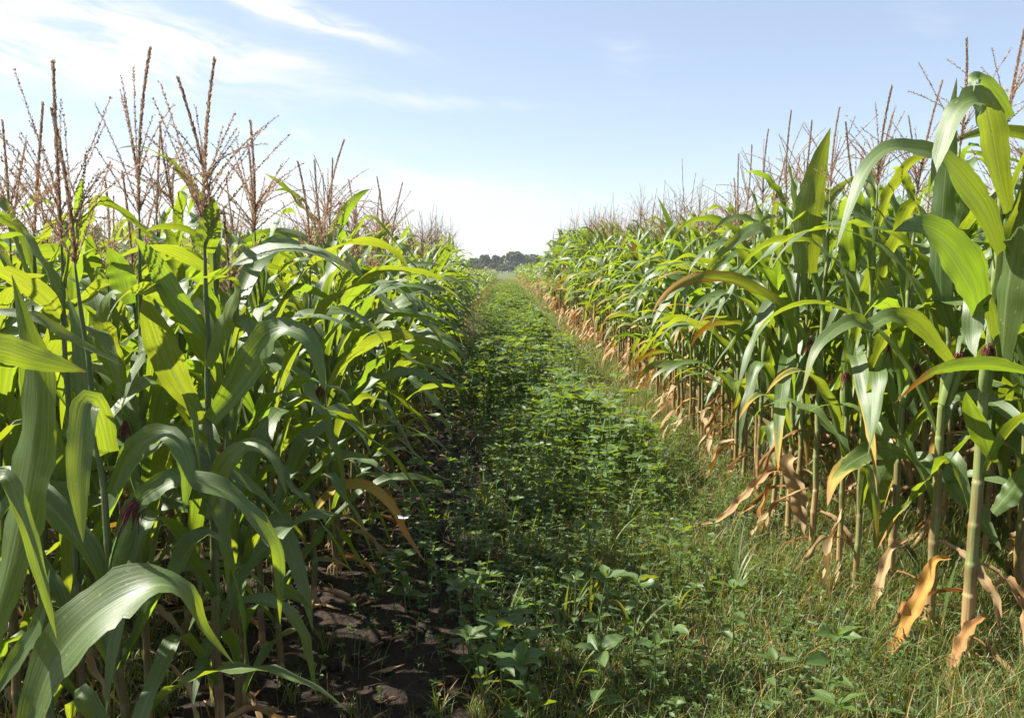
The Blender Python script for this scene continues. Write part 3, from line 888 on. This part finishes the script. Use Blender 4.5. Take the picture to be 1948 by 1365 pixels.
# ------------------------------------------------------------------ the rest of the maize: one mass nobody could count
tmpl = {}
for lod in (1, 2):
    for side in (-1, 1):
        for v in range(9):
            tmpl[(lod, side, v)] = merge([p[1] for p in plant_parts(1.0 * (1.85 if side < 0 else 2.15), .0135, rng.uniform(0, .03), lod, rng.normal() * .7, tassel=(v < 3), spread=1.3, ear=False, lscale=.85 if lod == 1 else .75, side_dry=.26 if side > 0 else 0,
                                                                     lower_dry=.28 if side < 0 else (.2, .34, .5)[v % 3], wscale=1.0 if lod == 1 else 1.35)])
def place_many(tlist, spots):
    """spots: (template key, x, y, z, rot, scale)"""
    by = {}
    for sp in spots:
        by.setdefault(sp[0], []).append(sp[1:])
    gs = []
    for key, arr in by.items():
        g = tlist[key]; a = np.array(arr); m = len(a); nv = len(g.V)
        c, s = np.cos(a[:, 3])[:, None], np.sin(a[:, 3])[:, None]
        X = g.V[None, :, 0] * c - g.V[None, :, 1] * s; Y = g.V[None, :, 0] * s + g.V[None, :, 1] * c
        V = np.stack([X * a[:, 4:5] + a[:, 0:1], Y * a[:, 4:5] + a[:, 1:2], g.V[None, :, 2] * a[:, 4:5] + a[:, 2:3]], -1).reshape(-1, 3)
        F = (g.F[None] + (np.arange(m) * nv)[:, None, None]).reshape(-1, 4)
        A = np.tile(g.A, (m, 1)); A[:, 2] = (A[:, 2] + np.repeat(rng.random(m), nv)) % 1.0
        gs.append(Geo(V, F, A, np.tile(g.D, m), np.tile(g.M, m)))
    return merge(gs)

spots = []
for side, k, x, y in rest:
    lod = 1 if y < 16 else 2
    if y > 45 and k > 8 and rng.random() < .4:
        continue
    rot = (rng.normal() * .5 + rng.integers(0, 2) * math.pi) if k == 0 else rng.uniform(0, 6.28)
    spots.append(((lod, side, int(rng.integers(0, 9))), x, y, 0.0, rot, height_factor(side, y) * float(np.clip(rng.normal(1.0, .07), .84, 1.14))))
mg = place_many(tmpl, spots)
add_obj('maize_field', to_mesh('maize_field', mg, MAIZE_MATS), kind='stuff', category='maize field',
        label='mass of distant maize plants filling the field on both sides of the path')
print('field verts', len(mg.V), 'plants', len(spots))

#@@WEEDS
# ------------------------------------------------------------------ broadleaf weeds
def weed_leaf(L_, Wd, a0, a1, phi, n=8, nu=5, r=None, dry=0.0):
    s = np.linspace(0, 1, n)
    a = a0 + (a1 - a0) * s
    T = np.stack([np.sin(a) * np.cos(phi), np.sin(a) * np.sin(phi), np.cos(a)], -1)
    B = np.stack([-np.sin(phi) * np.ones(n), np.cos(phi) * np.ones(n), np.zeros(n)], -1)
    tw = rng.normal() * .4
    N = np.cross(T, B)
    B = B * math.cos(tw) + N * math.sin(tw); N = np.cross(T, B)
    P = np.zeros((n, 3)); P[1:] = np.cumsum((T[1:] + T[:-1]) * .5, 0) * L_ / (n - 1)
    pet = smooth(s, .10, .20)
    W = np.maximum(Wd * pet * np.sin(np.pi * np.clip((s - .08) / .92, 0, 1) ** .75) ** .85, .0018)
    return blade_surface(P, B, N, W, .28, .12, nu, rng.random() if r is None else r, (dry, 0, 0))

def weed_parts(h, leaf_len, lod=0):
    """stem and leaves: opposite pairs up the stem and a rosette at the top"""
    parts = []
    lean = rng.normal(size=2) * .10
    m = 7 if lod == 0 else 3
    zs = np.linspace(0, h, m)
    ax = lambda z: np.array([lean[0] * (z / h) ** 1.5 * h, lean[1] * (z / h) ** 1.5 * h, z])
    P = np.array([ax(z) for z in zs])
    parts.append(('stem', tube(P, np.linspace(.0032, .0018, m), 5 if lod == 0 else 3, rng.random(), 0, 1)))
    n, nu = ((9, 5), (4, 3))[min(lod, 1)]
    npair = max(2, int(h / .075))
    for i in range(npair):
        z = h * (.3 + .6 * i / npair)
        ph = i * 1.57 + rng.uniform(0, .5)
        for q in (0, math.pi):
            if rng.random() < .2:
                continue
            l = leaf_len * rng.uniform(.7, 1.1)
            parts.append(('leaf', weed_leaf(l, l * .5, R(rng.uniform(50, 75)), R(rng.uniform(95, 125)), ph + q + rng.normal() * .2, n, nu).moved(ax(z))))
    nt = int(rng.integers(4, 7)); p0 = rng.uniform(0, 6)
    for i in range(nt):
        l = leaf_len * rng.uniform(.75, 1.15)
        parts.append(('leaf', weed_leaf(l, l * rng.uniform(.42, .58), R(rng.uniform(45, 75)), R(rng.uniform(80, 110)), p0 + i * 6.283 / nt + rng.normal() * .2, n, nu).moved(ax(h))))
    for i in range(2):
        l = leaf_len * .4
        parts.append(('leaf', weed_leaf(l, l * .4, R(15), R(40), p0 + i * 3.1, n, nu).moved(ax(h))))
    return parts

def build_weed(x, y, h, ll, label, group):
    o = add_obj('broadleaf_weed', None, None, (x, y, gz(x, y)))
    o.empty_display_size = .05
    for nm, g in weed_parts(h, ll):
        k = int(g.M[0])
        add_obj(nm, to_mesh(nm, Geo(g.V, g.F, g.A, g.D, 0), [WEED_MATS[k]]), o)
    o['label'] = label; o['category'] = 'weed'
    if group:
        o['group'] = group

def gpt(px, py):
    """ground point below photo pixel"""
    d = CAM_R @ Vector(((px - 974) / 1600, (682.5 - py) / 1600, -1))
    s = -CAM_H / d.z
    return d.x * s, d.y * s

def weed_by_top(px, py, h, ll, label, group=None):
    """top of the weed seen at px, py; its height fixes how far away it stands"""
    d = CAM_R @ Vector(((px - 974) / 1600, (682.5 - py) / 1600, -1))
    s = -(CAM_H - h) / d.z
    build_weed(d.x * s, d.y * s, h, ll * 1.15, label, group)

weed_by_top(1575, 1215, .26, .085, 'bright green weed with drooping oval leaves in front of the right maize')
weed_by_top(1398, 1118, .34, .060, 'tall sunlit weed with a leafy top rosette at the path\'s right side')
weed_by_top(1480, 1260, .20, .065, 'low weed with pale oval leaves left of the brightest weed')
weed_by_top(1580, 1345, .15, .075, 'weed with a single upright leaf at the bottom edge')
weed_by_top(1120, 990, .30, .072, 'tall weed with flat rosette in the middle of the shaded path')
weed_by_top(1130, 1090, .36, .075, 'large dark weed with long bare stem in the shaded path')
weed_by_top(1205, 1110, .34, .075, 'dense weed right of the long stemmed one')
weed_by_top(955, 1190, .26, .075, 'weed with grey green leaves alone on the darkest part of the path')
weed_by_top(1025, 1105, .24, .055, 'small weed with one upright pale leaf in the path centre')
weed_by_top(818, 1030, .20, .038, 'little weed with two folded leaves near the bare soil')
weed_by_top(978, 885, .28, .060, 'bright yellow green topped weed farther up the path')
weed_by_top(1118, 880, .30, .058, 'weed with one whitish round leaf farther up the path')
weed_by_top(1010, 1265, .22, .085, 'broad leaved weed close to the bottom centre of the path')
weed_by_top(1150, 1240, .24, .085, 'wide weed close to the bottom edge under the dense weed')
for i in range(62):
    px, py = rng.uniform(880, 1360), 1365 - 520 * rng.random() ** 1.3
    x, y = gpt(px, py)
    if x < -.22 or x > 1.15:
        continue
    sunny = x > .55
    build_weed(x, y, rng.uniform(.10, .30), rng.uniform(.035, .080),
               'small leafy weed at the sunlit right side of the path' if sunny else 'leafy weed in the shade along the middle of the path',
               'sunlit leafy weeds' if sunny else 'shaded leafy weeds')

def reedy_parts(h):
    """a second, narrow leaved kind of weed with several stems"""
    gs = []
    for _ in range(int(rng.integers(3, 6))):
        ln = rng.normal(size=2) * .22
        zs = np.linspace(0, h * rng.uniform(.7, 1.1), 4)
        P = np.stack([ln[0] * zs, ln[1] * zs, zs], -1)
        gs.append(tube(P, np.linspace(.0022, .0012, 4), 3, rng.random(), 0, 1))
        for z in np.linspace(.25, 1, 6):
            l = rng.uniform(.035, .07)
            gs.append(weed_leaf(l, l * .24, R(rng.uniform(25, 60)), R(rng.uniform(60, 110)), rng.uniform(0, 6.28), 4, 3).moved(np.array([np.interp(z * zs[-1], zs, P[:, q]) for q in range(3)])))
    return merge(gs)
wt = {}
for v in range(18):
    wt[v] = merge([p[1] for p in weed_parts(rng.uniform(.20, .42), rng.uniform(.045, .085), 1)]) if v < 12 else reedy_parts(rng.uniform(.18, .34))
clump = lambda x, y: .5 + .25 * math.sin(2.9 * x + .9 * y + .4) + .25 * math.sin(1.45 * y - 2.2 * x + 1.1)
sp = []
for _ in range(9000):
    y = 3.3 + 52 * rng.random() ** 1.6
    c, wd = .32, .66
    x = c + rng.normal() * wd * .6
    if x < -.72 or x > 1.45:
        continue
    near_k = smooth(np.array(y), 3.5, 7.5)
    cl = clump(x, y)
    if rng.random() > (.5 + .5 * near_k) * (.35 + .75 * cl):
        continue
    hs = (.7 + .35 * near_k) * (.35 + 1.05 * cl) * rng.uniform(.55, 1.4) * (1 if x < .95 else .6)
    kind = int(rng.integers(12, 18)) if rng.random() < .22 + .3 * (math.sin(1.9 * y + 3 * x) > .5) else int(rng.integers(0, 12))
    sp.append((kind, x, y, 0.0, rng.uniform(0, 6.28), float(hs)))
for _ in range(4200):       # low seedlings near the viewer
    x, y = rng.normal(.75, .55), rng.uniform(2.3, 7)
    sp.append((int(rng.integers(0, 18)), x, y, -.02, rng.uniform(0, 6.28), rng.uniform(.12, .42)))
wg = place_many(wt, sp)
add_obj('weed_cover', to_mesh('weed_cover', wg, WEED_MATS), kind='stuff', category='weeds', label='dense carpet of leafy weeds growing along the whole path')
print('weed verts', len(wg.V))

# ------------------------------------------------------------------ grass
def blades_geo(x, y, h, wd, mat=0, lean=None, dry=None, n=4):
    m = len(x)
    ph = rng.uniform(0, 6.28, m)
    ln = rng.uniform(.2, 1.0, m) if lean is None else lean
    s = np.linspace(0, 1, n)
    d = np.stack([np.cos(ph), np.sin(ph)], -1)
    out = h[:, None] * ln[:, None] * s[None] ** 1.8
    up_ = h[:, None] * (s[None] - .45 * ln[:, None] * s[None] ** 2.2)
    Pp = np.stack([x[:, None] + d[:, :1] * out, y[:, None] + d[:, 1:] * out, gz(x, y)[:, None] - .004 + up_], -1)
    an = ph + 1.57 + rng.normal(size=m) * .6
    B = np.stack([np.cos(an), np.sin(an), np.zeros(m)], -1)
    w_ = wd[:, None] * np.array([1.0, .9, .6, .05])[None, :n]
    V = np.stack([Pp - B[:, None] * w_[..., None], Pp + B[:, None] * w_[..., None]], 2)     # m, n, 2, 3
    A = np.zeros((m, n, 2, 3)); A[..., 0, 0] = -1; A[..., 1, 0] = 1; A[..., 1] = s[None, :, None]; A[..., 2] = rng.random(m)[:, None, None]
    D = np.broadcast_to((rng.choice([0, 0, 0, 0, .15, .3, .95], m) if dry is None else dry)[:, None, None], (m, n, 2))
    gf = grid_faces(n, 2)
    F = (gf[None] + (np.arange(m) * n * 2)[:, None, None]).reshape(-1, 4)
    return Geo(V.reshape(-1, 3), F, A.reshape(-1, 3), D.ravel(), mat)

def scatter(n, fx, fy, keep):
    x, y = fx(n), fy(n)
    k = rng.random(n) < keep(x, y)
    return x[k], y[k]

patch = lambda x, y: .5 + .5 * np.sin(3.1 * x + 1.3 * y + 1) * np.sin(2.3 * y - 1.7 * x)
def k_near(x, y):
    right = smooth(x, .25, .95) * 1.0
    left = smooth(-x, .9, 1.6) * .55
    mid = .34
    soil = np.where((x < -.1) & (x > -1.05), .10, 1.0)
    bare = 1 - .6 * np.exp(-((x - 1.28) / .22) ** 2) * smooth(y, 4.4, 5.5)
    return np.clip((np.maximum(np.maximum(right, left), mid)) * soil * bare * (.14 + .72 * patch(x, y)), 0, 1)
x, y = scatter(340000, lambda n: rng.uniform(-2.6, 3.6, n), lambda n: 2.2 + 6.8 * rng.random(n) ** 1.4, k_near)
h = rng.uniform(.04, .14, len(x)) * rng.choice([.6, .8, 1, 1.8], len(x))
g1 = blades_geo(x, y, h, rng.uniform(.0009, .0019, len(x)))
x, y = scatter(90000, lambda n: rng.uniform(-1.2, 3.2, n), lambda n: 8.5 + 22 * rng.random(n) ** 1.4, lambda x, y: np.clip(.35 + smooth(x, .5, 1.2), 0, 1))
g2 = blades_geo(x, y, rng.uniform(.05, .17, len(x)), rng.uniform(.0025, .0045, len(x)))
x, y = scatter(30000, lambda n: rng.uniform(-1.2, 2.1, n), lambda n: 28 + 90 * rng.random(n) ** 1.5, lambda x, y: np.ones_like(x))
g3 = blades_geo(x, y, rng.uniform(.08, .26, len(x)), rng.uniform(.006, .012, len(x)))
nc = 6200
cx, cy = scatter(nc, lambda n: rng.uniform(-1.6, 3.2, n), lambda n: 2.3 + 7.5 * rng.random(n) ** 1.4, lambda x, y: np.clip((smooth(x, .1, .9) + .06 + .2 * (x > -.1) + .4 * (x < -1.15)) * (.35 + .9 * patch(x, y)), 0, 1))
m_ = 18
x = np.repeat(cx, m_) + rng.normal(size=len(cx) * m_) * .011; y = np.repeat(cy, m_) + rng.normal(size=len(cx) * m_) * .011
hh = np.repeat(rng.uniform(.05, .17, len(cx)), m_) * rng.uniform(.5, 1.15, len(x))
g4 = blades_geo(x, y, hh, rng.uniform(.0012, .0024, len(x)), dry=np.repeat(rng.choice([0, 0, .1, .25], len(cx)), m_) + (rng.random(len(x)) < .15) * .8)
gr = merge([g1, g2, g3, g4])
add_obj('grass', to_mesh('grass', gr, [M_GRASS]), kind='stuff', category='grass', label='short thin grass growing over the soil of the path and under the maize')
print('grass verts', len(gr.V))

# dry scraps of leaf on the soil
def scraps(n):
    gs = []
    for _ in range(n):
        x, y = rng.uniform(-2.2, 3.0), 2.3 + 7 * rng.random() ** 1.5
        if -.3 < x < .9 and rng.random() < .8:
            continue
        l = rng.uniform(.03, .16)
        g = maize_blade(l, rng.uniform(.006, .02), R(rng.uniform(70, 88)), R(rng.uniform(80, 110)), rng.uniform(0, 6.28), 6, 3, twist=rng.uniform(-2, 2), dry=(rng.uniform(.8, 1.1), 0, 0), crumple=.3, fold0=.4)
        gs.append(g.moved(np.array([x, y, float(gz(x, y)) + .012])))
    return merge(gs)
add_obj('leaf_litter', to_mesh('leaf_litter', scraps(900), [M_LEAF]), kind='stuff', category='leaf litter', label='dry brown scraps of maize leaf lying on the soil')

# crumbs and clods of soil
def clods(n):
    x = rng.uniform(-2.4, 2.6, n); y = 2.2 + 7 * rng.random(n) ** 1.4
    k = (x < .2) | (x > 1.05) | (rng.random(n) < .25)
    x, y = x[k], y[k]; n = len(x)
    r = .004 + .022 * rng.random(n) ** 3
    base = np.array([[1, 0, 0], [0, 1, 0], [-1, 0, 0], [0, -1, 0], [.6, .6, .7], [-.6, .6, .7], [-.6, -.6, .7], [.6, -.6, .7]], float)
    V = base[None] * r[:, None, None] * rng.uniform(.6, 1.3, (n, 8, 3))
    V[..., 2] *= .9
    V = V + np.stack([x, y, gz(x, y)], -1)[:, None]
    F = np.array([[0, 4, 7, 3], [0, 1, 5, 4], [1, 2, 6, 5], [2, 3, 7, 6], [4, 5, 6, 7]])
    F = (F[None] + (np.arange(n) * 8)[:, None, None]).reshape(-1, 4)
    return Geo(V.reshape(-1, 3), F, np.zeros((n * 8, 3)), np.zeros(n * 8), 0)
add_obj('soil_clods', to_mesh('soil_clods', clods(14000), [M_GROUND]), kind='stuff', category='soil clods', label='crumbs and small clods of dark soil along the maize rows')

# tall single grass tufts
LAST = [None]
def tuft(px, py, hs, label):
    x, y = gpt(px, py)
    o = add_obj('grass_tuft', None, None, (x, y, float(gz(x, y))))
    for (h_, a0, a1, ph, wd) in hs:
        g = maize_blade(h_, wd, R(a0), R(a1), R(ph), 14, 3, ruff=.05, fold0=.4)
        add_obj('blade', to_mesh('blade', Geo(g.V, g.F, g.A, g.D, 0), [M_GRASS]), o)
    o['label'] = label; o['category'] = 'grass tuft'
    LAST[0] = o.name
tuft(1368, 1110, [(.42, 12, 30, 10, .012), (.40, 20, 95, 0, .011), (.24, 20, 60, 200, .009), (.20, 30, 70, 90, .008)], 'tall grass tuft with two long blades in front of the right maize')
tuft(1340, 1080, [(.34, 25, 110, 170, .009), (.30, 20, 100, 190, .009), (.22, 15, 60, 20, .008)], 'grass tuft with long blades arching left over the path')
tuft(1075, 860, [(.50, 8, 45, 0, .012), (.46, 16, 80, 10, .012), (.36, 20, 60, 180, .010), (.34, 10, 40, 90, .010)], 'tall pale grass tuft in the middle of the path farther up')
tuft(1345, 1175, [(.20, 6, 20, 90, .012), (.14, 20, 50, 170, .010)], 'short bright grass tuft with stiff blades by the tall sunlit weed')
tuft(1790, 1215, [(.55, 8, 20, 20, .020), (.30, 30, 80, 190, .014)], 'broad bladed grass tuft between the two nearest right stalks')

for i in range(26):
    px, py = rng.uniform(900, 1420), rng.uniform(700, 1330)
    gx_, gy_ = gpt(px, py)
    if not (-.3 < gx_ < 1.4):
        continue
    tuft(px, py, [(rng.uniform(.18, .42), rng.uniform(6, 25), rng.uniform(40, 120), rng.uniform(0, 360), rng.uniform(.006, .011)) for _ in range(int(rng.integers(4, 8)))],
         'long bladed grass tuft among the weeds of the path')
    bpy.data.objects[LAST[0]]['group'] = 'grass tufts among the path weeds'

# ------------------------------------------------------------------ butterfly on the orange leaf, and a fallen red petal
bp = pix(768, 984, 3.12)
bf = add_obj('butterfly', None, None, tuple(bp))
bf['label'] = 'white butterfly with open wings perched on the orange withering leaf'; bf['category'] = 'butterfly'
def wing(sg, fore):
    n, m = 7, 5
    u = np.linspace(0, 1, n); v = np.linspace(-1, 1, m)
    ln = .024 if fore else .018
    wdt = .010 if fore else .011
    U, Vv = np.meshgrid(u, v, indexing='ij')
    prof = np.sin(np.pi * np.clip(.12 + .80 * U, 0, 1)) ** .6
    X = sg * (U * ln + .001)
    Y = Vv * wdt * prof + (.006 if fore else -.008) + U * (.006 if fore else -.006)
    Z = .0055 * U ** 1.2 + .0008 * np.sin(4 * U) + (.0006 if fore else 0)
    lu = np.zeros((n * m, 3)); lu[:, 2] = .5
    return Geo(np.stack([X, Y, Z], -1).reshape(-1, 3), grid_faces(n, m), lu, np.zeros(n * m), 0)
for sg in (-1, 1):
    for fore in (True, False):
        add_obj('forewing' if fore else 'hindwing', to_mesh('wing', wing(sg, fore), [M_WING]), bf)
bz = np.linspace(-1, 1, 9)
add_obj('body', to_mesh('body', tube(np.stack([np.zeros(9), bz * .010, np.full(9, .0005)], -1), .0021 * np.sqrt(np.clip(1 - bz ** 2, .02, 1)) * (1 + .25 * bz), 7, .5, 0, 0), [M_BODY]), bf)
for sg in (-1, 1):
    ant = np.array([[0, .0095, .001], [sg * .002, .014, .003], [sg * .005, .019, .0035]])
    add_obj('antenna', to_mesh('antenna', tube(ant, np.array([.0003, .00025, .0005]), 4, .5, 0, 0), [M_BODY]), bf)

# ------------------------------------------------------------------ trees on the horizon
def crown_geo(rx, ry, rz, zc, n, leaf, clumps, mat=0):
    gs = []
    cen = []
    for _ in range(clumps):
        a, b = rng.uniform(0, 6.28), math.acos(rng.uniform(-.5, 1))
        q = rng.uniform(.45, .95)
        cen.append((rx * q * math.sin(b) * math.cos(a), ry * q * math.sin(b) * math.sin(a), zc + rz * q * math.cos(b), rng.uniform(.30, .55)))
    cen = np.array(cen)
    idx = rng.integers(0, clumps, n)
    d = unit(rng.normal(size=(n, 3))) * (rng.random((n, 1)) ** .4)
    C = cen[idx, :3] + d * cen[idx, 3:4] * np.array([[rx, ry, rz]])
    e1 = unit(rng.normal(size=(n, 3))); e2 = unit(np.cross(e1, rng.normal(size=(n, 3))))
    l = leaf * rng.uniform(.5, 1.3, (n, 1))
    V = np.stack([C - e1 * l, C + e2 * l * .6, C + e1 * l, C - e2 * l * .6], 1).reshape(-1, 3)
    A = np.zeros((4 * n, 3)); A[:, 2] = np.repeat((cen[idx, 3] * 7 + rng.random(n) * .5) % 1.0, 4)
    return Geo(V, np.arange(4 * n).reshape(-1, 4), A, np.zeros(4 * n), mat)

def tree(px, y, ptop, pw, label, mat, shrub=False, trunk=.28):
    x = (px - 957) / 1600 * y
    H = CAM_H + (512 - ptop) / 1600 * y
    rx = pw / 2 / 1600 * y
    o = add_obj('shrub' if shrub else 'tree', None, None, (x, y, 0))
    zb = .05 * H if shrub else trunk * .35 * H
    rz = (H - zb) / 2
    n = 7000 if not shrub else 4000
    g = crown_geo(rx * .82, rx * .7, rz * .80, zb + rz, n, .075 * H if H < 8 else .5, 16)
    add_obj('crown', to_mesh('crown', g, [mat]), o)
    tr = [tube(np.array([[0, 0, -.1], [.02 * H, 0, zb], [.0, .01 * H, zb + rz]]), np.array([.030, .022, .010]) * H, 7, .4, 0, 0)]
    for i in range(5):
        a = i * 1.3 + rng.uniform(0, .5)
        tr.append(tube(np.array([[.02 * H, 0, zb * .9], [rx * .3 * math.cos(a), rx * .3 * math.sin(a), zb + rz * .5], [rx * .6 * math.cos(a), rx * .6 * math.sin(a), zb + rz]]), np.array([.012, .008, .003]) * H, 5, .4, 0, 0))
    add_obj('trunk', to_mesh('trunk', merge(tr), [M_BARK]), o)
    o['label'] = label; o['category'] = 'shrub' if shrub else 'tree'
    return o
tree(988, 320, 475, 62, 'tallest tree with the wide rounded crown on the horizon', M_CROWN2)
tree(924, 330, 482, 30, 'bushy tree at the left end of the horizon tree line', M_CROWN)
tree(944, 345, 483, 20, 'narrow flat topped tree on the horizon right of the leftmost tree', M_CROWN)
tree(956, 335, 484, 18, 'pointed tree in the middle of the horizon tree line', M_CROWN)
tree(967, 325, 486, 20, 'round dark tree on the horizon just left of the tallest one', M_CROWN)
tree(1012, 330, 481, 40, 'broad tree on the horizon partly behind the right maize', M_CROWN)
tree(1035, 335, 484, 36, 'tree at the right end of the horizon tree line', M_CROWN)
tree(900, 340, 490, 34, 'low tree on the horizon partly behind the left maize', M_CROWN)
tree(976, 305, 496, 30, 'dark low tree standing before the tallest horizon tree', M_CROWN, trunk=.1)
tree(954, 300, 503, 26, 'pale rounded shrub at the foot of the horizon trees', M_CROWN2, True)
tree(972, 298, 502, 22, 'grey green shrub right of the pale rounded shrub', M_CROWN2, True)
tree(935, 305, 500, 26, 'dark shrub below the leftmost horizon trees', M_CROWN, True)
tree(1000, 302, 499, 34, 'shrub below the tallest horizon tree on its right', M_CROWN, True)

# ------------------------------------------------------------------ the air over the field: far trees fade to grey blue
hz, t, out = new_mat('air')
pv = t.node('ShaderNodeVolumePrincipled')
pv.inputs['Color'].default_value = (.88, .92, .95, 1)
pv.inputs['Density'].default_value = .0003
pv.inputs['Anisotropy'].default_value = .3
t.t.links.new(pv.outputs[0], out.inputs['Volume'])
hb = np.array([[x, y, z] for x in (-3500, 3500) for y in (-400, 5600) for z in (-1.5, 16.0)], float)
hf = np.array([[0, 1, 3, 2], [4, 6, 7, 5], [0, 4, 5, 1], [2, 3, 7, 6], [0, 2, 6, 4], [1, 5, 7, 3]])
haze = add_obj('haze', to_mesh('haze', Geo(hb, hf, np.zeros((8, 3)), np.zeros(8), 0), [hz]), kind='stuff', category='haze', label='thin pale haze in the air over the whole field')
tree(912, 303, 499, 26, 'olive shrub at the left foot of the horizon trees', M_CROWN2, True)
tree(948, 306, 500, 22, 'small dark shrub behind the pale rounded one', M_CROWN, True)
